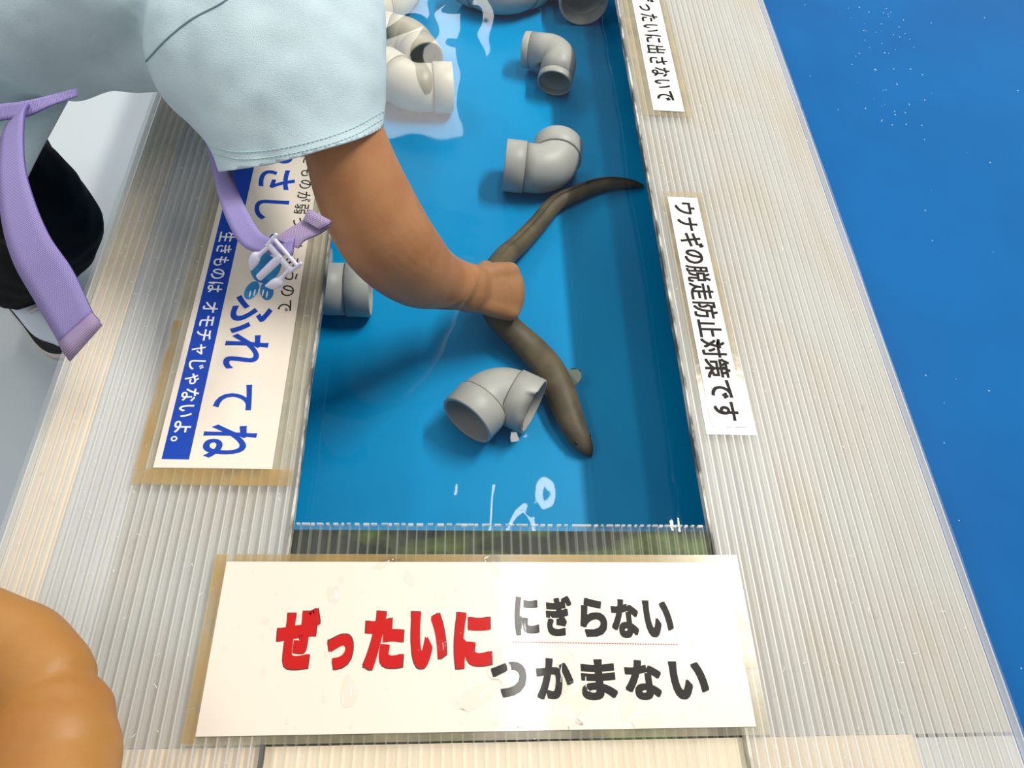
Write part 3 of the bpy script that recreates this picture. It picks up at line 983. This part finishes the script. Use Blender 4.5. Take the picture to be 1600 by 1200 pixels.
# trunk, neck, head (turned down to the water), legs
ta = (NECK - HIP).normalized()
tube(bm, [HIP - ta * 0.03, HIP + ta * 0.12, HIP + ta * 0.27, NECK - ta * 0.05, NECK], [(0.10, 0.075), (0.095, 0.07), (0.105, 0.075), (0.115, 0.065), (0.05, 0.045)], V((0, 0, 1)), 28, 5)
HD = NECK + V((0.13, 0.09, 0.03))
tube(bm, [NECK - ta * 0.02, NECK + (HD - NECK) * 0.5], [0.042, 0.04], None, 20, 3)
fdir = V((0.62, -0.05, -0.78)).normalized()             # where the face looks
upd = (HD - NECK).normalized()
upd = (upd - fdir * upd.dot(fdir)).normalized()
sdd = fdir.cross(upd)
tube(bm, [HD - upd * 0.075 + fdir * 0.03, HD - upd * 0.03 + fdir * 0.012, HD + upd * 0.03, HD + upd * 0.07], [(0.034, 0.04), (0.062, 0.07), (0.071, 0.082), (0.05, 0.06)], fdir, 24, 5)
tube(bm, [HD + fdir * 0.066 + upd * 0.012, HD + fdir * 0.083 - upd * 0.014], [0.006, 0.010], None, 12, 3)
tube(bm, [HD - upd * 0.042 + fdir * 0.058 - sdd * 0.016, HD - upd * 0.044 + fdir * 0.066, HD - upd * 0.042 + fdir * 0.058 + sdd * 0.016], [0.004, 0.006, 0.004], None, 10, 3)
for sgn in (-1, 1):
    tube(bm, [HD + sdd * sgn * 0.068 + upd * 0.018, HD + sdd * sgn * 0.077 - fdir * 0.008, HD + sdd * sgn * 0.066 - upd * 0.022], [0.006, 0.009, 0.005], None, 10, 3)
# second arm rests down along the tank side
far = NECK - ta * 0.05 + V((0.0, 0.13, -0.01))
tube(bm, [NECK - ta * 0.05, far, far * 0.5 + V((far.x - 0.08, far.y + 0.16, 0.14)) * 0.5, V((far.x - 0.10, far.y + 0.18, 0.10))], [0.05, 0.042, 0.035, 0.030], None, 20, 4)
tube(bm, [V((far.x - 0.10, far.y + 0.18, 0.10)), V((far.x - 0.10, far.y + 0.20, 0.05)), V((far.x - 0.08, far.y + 0.24, 0.024))], [0.030, 0.022, 0.018], None, 18, 4)
SHOE = at(62, 486, FLOOR_Z + 0.03)
SHOE2 = SHOE + V((-0.06, 0.11, 0))
tdir = V((0.72, -0.69, 0)).normalized()
for hipo, kn, ank in ((V((0.02, -0.055, -0.02)), at(80, 345, -0.24), SHOE - tdir * 0.055 + V((0, 0, 0.05))), (V((0.02, 0.06, -0.02)), at(48, 345, -0.34), SHOE2 - tdir * 0.055 + V((0, 0, 0.05)))):
    tube(bm, [HIP + hipo, (HIP + hipo) * 0.5 + kn * 0.5, kn, kn * 0.5 + ank * 0.5, ank - V((0, 0, 0.03))], [0.065, 0.055, 0.043, 0.040, 0.028], None, 20, 5)
obj('body', fuse(bm, 0.0026, 6), M['skin'], child)
for sgn in (-1, 1):
    bm = bmesh.new()
    ball(bm, HD + fdir * 0.073 + sdd * sgn * 0.027 + upd * 0.004, 0.008, (1, 1, 1), 12)
    obj('eye', bm, M['eye'], child)
bm = bmesh.new()
tube(bm, [HD - upd * 0.045 - fdir * 0.045, HD - upd * 0.01 - fdir * 0.018, HD + upd * 0.04 - fdir * 0.005, HD + upd * 0.082], [(0.05, 0.035), (0.080, 0.074), (0.082, 0.088), (0.062, 0.070)], fdir, 24, 5)
obj('hair', fuse(bm, 0.004, 2), M['hair'], child)

# shirt: trunk and sleeve fused, opened at hem and cuff
CUFF = atd(475, 229, 0.672)
sl = [atd(395, -50, 0.70), atd(418, 50, 0.672), atd(452, 150, 0.668), CUFF, atd(492, 275, 0.675)]
bm = bmesh.new()
tube(bm, sl, [(0.108, 0.075), (0.1085, 0.075), (0.092, 0.066), (0.077, 0.056), (0.076, 0.056)], FW, 40, 6)
HEM = HIP + ta * 0.02
tube(bm, [HIP - ta * 0.06, HEM, HIP + ta * 0.17, HIP + ta * 0.32, NECK - ta * 0.075, NECK - ta * 0.005], [(0.150, 0.105), (0.152, 0.105), (0.165, 0.105), (0.178, 0.100), (0.165, 0.08), (0.06, 0.055)], V((0.0, 0.25, 1)), 48, 6)
tube(bm, [NECK - ta * 0.07, far, far * 0.6 + V((far.x - 0.08, far.y + 0.16, 0.14)) * 0.4], [0.075, 0.066, 0.058], None, 28, 5)
tube(bm, [atd(40, 62, 0.735), atd(170, 50, 0.725), atd(300, 40, 0.70)], [0.055, 0.056, 0.056], None, 28, 5)
me = fuse(bm, 0.0045, 8)
bm = bmesh.new()
bm.from_mesh(me)
for v in bm.verts:
    pass
sax = (sl[4] - sl[2]).normalized()
hemn = (RT * 0.25 + UP * -0.968).normalized()            # cuff line runs up to the right in view
cut = [(CUFF, (hemn * 0.90 + FW * 0.45).normalized(), 0.16), (HEM, -ta, 0.3)]
for c, nrm, reach in cut:
    gm = [f for f in bm.faces if (f.calc_center_median() - c).length < reach and (f.calc_center_median() - c).dot(nrm) > -0.03]
    es = {e for f in gm for e in f.edges}
    vs = {v for f in gm for v in f.verts}
    bmesh.ops.bisect_plane(bm, geom=list(vs) + list(es) + gm, plane_co=c, plane_no=nrm, clear_outer=True)
bm.normal_update()
for v in bm.verts:
    d = 0.0075 * noise.noise(V((v.co.dot(sax) * 7, v.co.dot(RT) * 20, v.co.z * 10))) + 0.0016 * noise.noise(v.co * 45)
    dc = abs((v.co - CUFF).dot(cut[0][1]))
    v.co += v.normal * d
edge_cuff = [v.co.copy() for v in bm.verts if v.is_boundary and (v.co - CUFF).length < 0.14]
bm.to_mesh(me)
bm.free()
shirt = obj('shirt', me, M['shirt'], child)
sm = shirt.modifiers.new('thickness', 'SOLIDIFY')
sm.thickness = 0.002
sm.offset = -1
# stitched rows above the cuff and the armhole seam, laid on the cloth
from mathutils.bvhtree import BVHTree
tr_ = BVHTree.FromPolygons([v.co + V(child.location) for v in me.vertices], [tuple(p.vertices) for p in me.polygons])


def on_cloth(px, py):
    d = RT * ((px - 800) / F) + UP * ((600 - py) / F) + FW
    h = tr_.ray_cast(CAM, d.normalized())
    return (h[0], h[1]) if h[0] is not None else (None, None)


def cloth_line(name, pix, r_, m, lift=0.0006, dash=False):
    bm = bmesh.new()
    hits = []
    for px, py in cr(pix, 24):
        p, n_ = on_cloth(px, py)
        if p is not None:
            n_ = n_ if n_.dot(CAM - p) > 0 else -n_
            hits.append(p + n_ * lift)
    hits = [h for i, h in enumerate(hits) if i == 0 or (h - hits[i - 1]).length < 0.05]
    if len(hits) < 4:
        return
    if dash:
        for i in range(0, len(hits) - 1, 2):
            tube(bm, [hits[i], hits[i + 1]], [r_, r_], None, 6, 1)
    else:
        tube(bm, hits, [r_] * len(hits), None, 6, 1)
    obj(name, bm, m, shirt)


cloth_line('cuff_stitching', [(328, 229), (380, 238), (460, 228), (540, 205), (602, 172)], 0.0005, M['thread'], 0.0003, True)
cloth_line('cuff_stitching', [(334, 240), (385, 249), (465, 238), (545, 215), (604, 182)], 0.0005, M['thread'], 0.0003, True)
cloth_line('armhole_seam', [(228, 96), (262, 60), (300, 30), (345, 6), (380, -20)], 0.0009, M['seam'], 0.0001)

# the front of the shirt hangs down below the hem
def EE(lx, ly, rx, ry, d):
    return atd(lx, ly, d), atd(rx, ry, d)


tag(obj('hanging_front', ribbon([EE(-120, 120, 150, 112, 0.775), EE(-110, 160, 116, 142, 0.77), EE(-105, 200, 80, 205, 0.765), EE(-100, 250, 58, 246, 0.765), EE(-95, 300, 36, 292, 0.77)], 0.002), M['shirt'], child), 'shaded inside of the loose shirt front')

# trousers
bm = bmesh.new()
for hipo, kn, ank in ((V((0.0, -0.045, -0.02)), at(80, 345, -0.24), SHOE - tdir * 0.04 + V((0, 0, 0.055))), (V((0.0, 0.06, -0.02)), at(48, 345, -0.34), SHOE2 - tdir * 0.045 + V((0, 0, 0.055)))):
    tube(bm, [HIP + hipo, (HIP + hipo) * 0.5 + kn * 0.5, kn, kn * 0.45 + ank * 0.55, ank], [0.085, 0.078, 0.068, 0.068, 0.062], None, 28, 5, round_ends=False)
tube(bm, [HIP - ta * 0.07, HIP + ta * 0.06], [(0.115, 0.085), (0.11, 0.08)], V((0, 0, 1)), 30, 4)
me = fuse(bm, 0.005, 5)
for v in me.vertices:
    v.co += v.normal * (0.007 * noise.noise(v.co * 11) + 0.003 * noise.noise(v.co * 30))
obj('trousers', me, M['black'], child)


def shoe(c):
    root = bpy.data.objects.new('shoe', None)
    COL.objects.link(root)
    root.parent = child
    root.location = (c.x - child.location.x, c.y - child.location.y, 0)
    sd_ = V((-tdir.y, tdir.x, 0))
    prof = [(-0.092, 0.020), (-0.080, 0.029), (-0.045, 0.032), (0.0, 0.034), (0.045, 0.038), (0.072, 0.034), (0.088, 0.022), (0.094, 0.010)]

    def slab(z0, z1, gr):
        bm = bmesh.new()
        q = cr(prof, 5)
        outline = [(l * (1 + gr * 3), w_ + gr * 0.05) for l, w_ in q]
        pts_ = [(l, w_) for l, w_ in outline] + [(l, -w_) for l, w_ in reversed(outline)]
        lo = [bm.verts.new(V((c.x, c.y, FLOOR_Z + z0)) + tdir * l + sd_ * w_) for l, w_ in pts_]
        hi = [bm.verts.new(V((c.x, c.y, FLOOR_Z + z1)) + tdir * l + sd_ * w_) for l, w_ in pts_]
        n = len(lo)
        for k in range(n):
            bm.faces.new((lo[k], lo[(k + 1) % n], hi[(k + 1) % n], hi[k]))
        bm.faces.new(hi)
        bm.faces.new(list(reversed(lo)))
        return bm

    obj('sole', slab(0, 0.018, 0.02), M['sole'], root)
    obj('stripe', slab(0.018, 0.024, 0.012), M['rubber'], root)
    bm = bmesh.new()
    b0 = V((c.x, c.y, FLOOR_Z))
    tube(bm, [b0 + tdir * 0.082 + V((0, 0, 0.036)), b0 + tdir * 0.05 + V((0, 0, 0.041)), b0 + V((0, 0, 0.052)), b0 - tdir * 0.04 + V((0, 0, 0.058)), b0 - tdir * 0.078 + V((0, 0, 0.052))], [(0.020, 0.014), (0.034, 0.020), (0.033, 0.031), (0.032, 0.036), (0.024, 0.030)], V((0, 0, 1)), 24, 5)
    up_ = obj('upper', bm, M['shoe'], root)
    bm = bmesh.new()
    tube(bm, [b0 + tdir * 0.03 - sd_ * 0.016 + V((0, 0, 0.070)), b0 + tdir * 0.036 + V((0, 0, 0.075)), b0 + tdir * 0.03 + sd_ * 0.016 + V((0, 0, 0.070))], [0.003] * 3, None, 8, 4)
    obj('lace', bm, M['sole'], up_)


shoe(SHOE)
shoe(SHOE2)

# ------------------------------------------------------------------ backpack straps
bag = empty('backpack_harness', atd(20, 170, 0.66), 'lilac backpack webbing straps and buckle dangling from the leaning person', 'backpack')


def E(lx, ly, rx, ry, d, d2=None):
    return atd(lx, ly, d), atd(rx, ry, d2 or d)


DL = 0.625
obj('adjusting_strap', ribbon([E(10, 196, 48, 158, DL + 0.03), E(1, 222, 38, 181, DL + 0.012), E(-2, 277, 38, 251, DL), E(4, 350, 51, 306, DL - 0.006), E(22, 412, 77, 368, DL - 0.006), E(55, 471, 114, 423, DL), E(94, 538, 146, 491, DL + 0.006)], 0.0020), M['web'], bag)
obj('strap_end_fold', ribbon([E(92, 536, 145, 489, DL + 0.003), E(97, 547, 151, 496, DL - 0.004), E(104, 558, 157, 503, DL - 0.003), E(108, 563, 158, 507, DL + 0.003), E(98, 545, 150, 495, DL + 0.011)], 0.0022), M['web_grey'], bag)
obj('waist_strap', ribbon([E(-60, 168, -55, 200, 0.66), E(0, 163, 2, 188, 0.655), E(40, 158, 42, 182, 0.652), E(75, 150, 78, 166, 0.655), E(120, 138, 122, 150, 0.672)], 0.0022), M['web'], bag)
obj('chest_strap', ribbon([E(322, 225, 372, 238, 0.70), E(331, 262, 364, 268, 0.685), E(341, 305, 372, 298, 0.66), E(357, 350, 390, 335, 0.635), E(380, 385, 407, 362, 0.62), E(418, 397, 424, 372, 0.607), E(457, 399, 460, 372, 0.600)], 0.0018), M['web'], bag)
obj('chest_strap', ribbon([E(430, 374, 466, 388, 0.602), E(447, 361, 476, 376, 0.603), E(473, 345, 500, 365, 0.607), E(490, 336, 517, 353, 0.612)], 0.0020), M['web_grey'], bag)
obj('strap_end_fold', ribbon([E(474, 344, 499, 359, 0.6035), E(480, 332, 514, 351, 0.603), E(484, 329, 517, 347, 0.607), E(487, 335, 514, 356, 0.616)], 0.0022), M['web_grey'], bag)
# side-release buckle, prong half
bk = bpy.data.objects.new('buckle', None)
COL.objects.link(bk)
bk.parent = bag
B0 = atd(446, 394, 0.600)
bu = (atd(398, 440, 0.615) - B0).normalized()            # where the prongs point
bv = (atd(472, 412, 0.600) - atd(420, 384, 0.600))
bv = (bv - bu * bv.dot(bu)).normalized()
bn = bu.cross(bv)
if bn.dot(CAM - B0) < 0:
    bn = -bn


def bar(bm, a, b, r1, r2):
    tube(bm, [a, b], [r1, r2], bn, 10, 1)


bm = bmesh.new()
bar(bm, B0 - bv * 0.0145, B0 + bv * 0.0145, (0.0019, 0.0017), (0.0019, 0.0017))
bar(bm, B0 - bv * 0.0135 + bu * 0.0072, B0 + bv * 0.0135 + bu * 0.0072, (0.0030, 0.0016), (0.0030, 0.0016))
for sgn in (-1, 1):
    bar(bm, B0 + bv * 0.0145 * sgn - bu * 0.004, B0 + bv * 0.0135 * sgn + bu * 0.009, (0.0016, 0.0016), (0.0016, 0.0016))
obj('buckle_frame', fuse(bm, 0.0006, 2), M['plastic'], bk)
for sgn in (-1, 0, 1):
    bm = bmesh.new()
    o_ = bv * (0.0118 * sgn)
    if sgn:
        tube(bm, [B0 + o_ + bu * 0.008, B0 + o_ * 1.06 + bu * 0.018, B0 + o_ * 1.12 + bu * 0.023, B0 + o_ * 0.98 + bu * 0.029, B0 + o_ * 0.75 + bu * 0.034], [(0.0018, 0.0016), (0.0019, 0.0018), (0.0042, 0.0026), (0.0040, 0.0024), (0.0012, 0.0012)], bn, 12, 4)
        obj('prong', bm, M['plastic'], bk)
    else:
        tube(bm, [B0 + bu * 0.006, B0 + bu * 0.034], [(0.0036, 0.0018), (0.0030, 0.0016)], bn, 12, 4)
        obj('guide_tongue', bm, M['plastic'], bk)

# ------------------------------------------------------------------ bare arm of a second person at the near corner
near = empty('person', (-0.36, -0.45, FLOOR_Z), 'person with bare bent arm leaning on the near corner of the sheet', 'person')
bm = bmesh.new()
D0 = 0.50
seg = [(60, 1660, 0.39, 112), (66, 1450, 0.43, 112), (70, 1300, 0.46, 114), (72, 1215, 0.485, 113), (76, 1160, 0.495, 106), (82, 1130, 0.503, 94)]
tube(bm, [atd(x, y, d * 0.95) for x, y, d, r_ in seg], [(r_ * 0.95 * d / F, r_ * 0.95 * d / F * 0.85) for x, y, d, r_ in seg], FW, 36, 8)
seg = [(70, 1075, 0.52, 84), (30, 1030, 0.535, 84), (0, 1014, 0.535, 82), (-90, 985, 0.54, 84), (-220, 985, 0.545, 84), (-360, 1040, 0.55, 66)]
tube(bm, [atd(x, y, d * 0.95) for x, y, d, r_ in seg], [(r_ * 0.95 * d / F, r_ * 0.95 * d / F * 0.85) for x, y, d, r_ in seg], FW, 36, 8)
Hh = atd(-360, 1040, 0.55 * 0.95)
u_ = (Hh - atd(-200, 1020, 0.545 * 0.95)).normalized()
v_ = u_.cross(FW).normalized()
for k in range(4):
    o_ = v_ * (-0.027 + 0.018 * k)
    tube(bm, [Hh + o_ * 0.5, Hh + u_ * 0.05 + o_, Hh + u_ * 0.085 + o_], [0.014, 0.014, 0.011], None, 14, 4)
    a = Hh + u_ * 0.085 + o_
    tube(bm, [a, a + u_ * 0.035 + FW * 0.006, a + u_ * (0.055 - 0.004 * abs(k - 1)) + FW * 0.018, a + u_ * 0.062 + FW * 0.032], [0.0098, 0.0095, 0.0088, 0.007], None, 12, 4)
tube(bm, [Hh + u_ * 0.02 - v_ * 0.02, Hh + u_ * 0.05 - v_ * 0.045, Hh + u_ * 0.085 - v_ * 0.055], [0.014, 0.0115, 0.009], None, 12, 4)
SH = V((-0.21, -0.25, 0.20))
CH, HP, HN = V((-0.33, -0.36, 0.16)), V((-0.36, -0.47, -0.06)), V((-0.33, -0.30, 0.40))
S0 = atd(60, 1660, 0.39 * 0.95)
tube(bm, [S0 + (S0 - SH) * -0.1, S0 * 0.5 + SH * 0.5, SH], [0.034, 0.038, 0.045], None, 24, 4)
tube(bm, [SH, CH, CH + V((-0.13, -0.01, 0.03))], [0.05, 0.07, 0.045], None, 24, 4)
tube(bm, [CH + V((0, 0, 0.03)), HP], [(0.10, 0.07), (0.09, 0.075)], V((0, 1, 0)), 24, 5)
tube(bm, [CH + V((0, 0.01, 0.06)), HN - V((0, 0.02, 0.04))], [0.042, 0.04], None, 18, 3)
tube(bm, [HN + V((0, 0.03, -0.06)), HN + V((0, 0.012, -0.02)), HN + V((0, 0, 0.04)), HN + V((0, -0.005, 0.085))], [(0.035, 0.04), (0.065, 0.07), (0.072, 0.08), (0.05, 0.055)], V((0, 1, 0)), 24, 5)
tube(bm, [HN + V((0, 0.072, 0.012)), HN + V((0, 0.09, -0.012))], [0.006, 0.010], None, 12, 3)
for sgn in (-1, 1):
    tube(bm, [HN + V((sgn * 0.069, 0, 0.02)), HN + V((sgn * 0.079, -0.006, 0)), HN + V((sgn * 0.067, 0, -0.02))], [0.006, 0.009, 0.005], None, 10, 3)
    tube(bm, [HP + V((sgn * 0.055, 0, 0)), HP + V((sgn * 0.065, 0.04, -0.20)), HP + V((sgn * 0.07, 0.0, -0.41)), HP + V((sgn * 0.075, 0.07, -0.425))], [0.07, 0.05, 0.032, 0.02], None, 20, 5)
obj('body', fuse(bm, 0.0032, 1), M['skin_near'], near)
bm = bmesh.new()
tube(bm, [S0 * 0.35 + SH * 0.65, SH, CH, CH + V((-0.16, -0.01, 0.01))], [0.052, 0.062, 0.085, 0.06], None, 28, 5)
tube(bm, [CH + V((0, -0.005, 0.045)), CH * 0.5 + HP * 0.5, HP + V((0, 0, -0.02))], [(0.11, 0.085), (0.12, 0.09), (0.12, 0.095)], V((0, 1, 0)), 28, 5)
obj('shirt', fuse(bm, 0.005, 4), M['black'], near)
bm = bmesh.new()
for sgn in (-1, 1):
    tube(bm, [HP + V((sgn * 0.055, 0, 0)), HP + V((sgn * 0.065, 0.04, -0.20)), HP + V((sgn * 0.07, 0.0, -0.39))], [0.085, 0.064, 0.05], None, 20, 5)
obj('trousers', fuse(bm, 0.005, 4), M['black'], near)
for sgn in (-1, 1):
    bm = bmesh.new()
    c = V((HP.x + sgn * 0.072, HP.y, FLOOR_Z + 0.031))
    tube(bm, [c + V((0, -0.035, 0.006)), c + V((0, 0.03, 0)), c + V((0, 0.11, -0.008))], [(0.032, 0.032), (0.034, 0.03), (0.026, 0.022)], V((0, 0, 1)), 20, 5)
    obj('shoe', bm, M['shoe'], near)
    bm = bmesh.new()
    ball(bm, HN + V((sgn * 0.027, 0.074, 0.006)), 0.008, (1, 1, 1), 12)
    obj('eye', bm, M['eye'], near)
bm = bmesh.new()
tube(bm, [HN + V((0, -0.045, -0.045)), HN + V((0, -0.022, -0.01)), HN + V((0, -0.008, 0.045)), HN + V((0, -0.005, 0.095))], [(0.05, 0.035), (0.080, 0.072), (0.082, 0.087), (0.062, 0.070)], V((0, 1, 0)), 24, 5)
obj('hair', fuse(bm, 0.004, 2), M['hair'], near)

bpy.data.objects.remove(_fo)
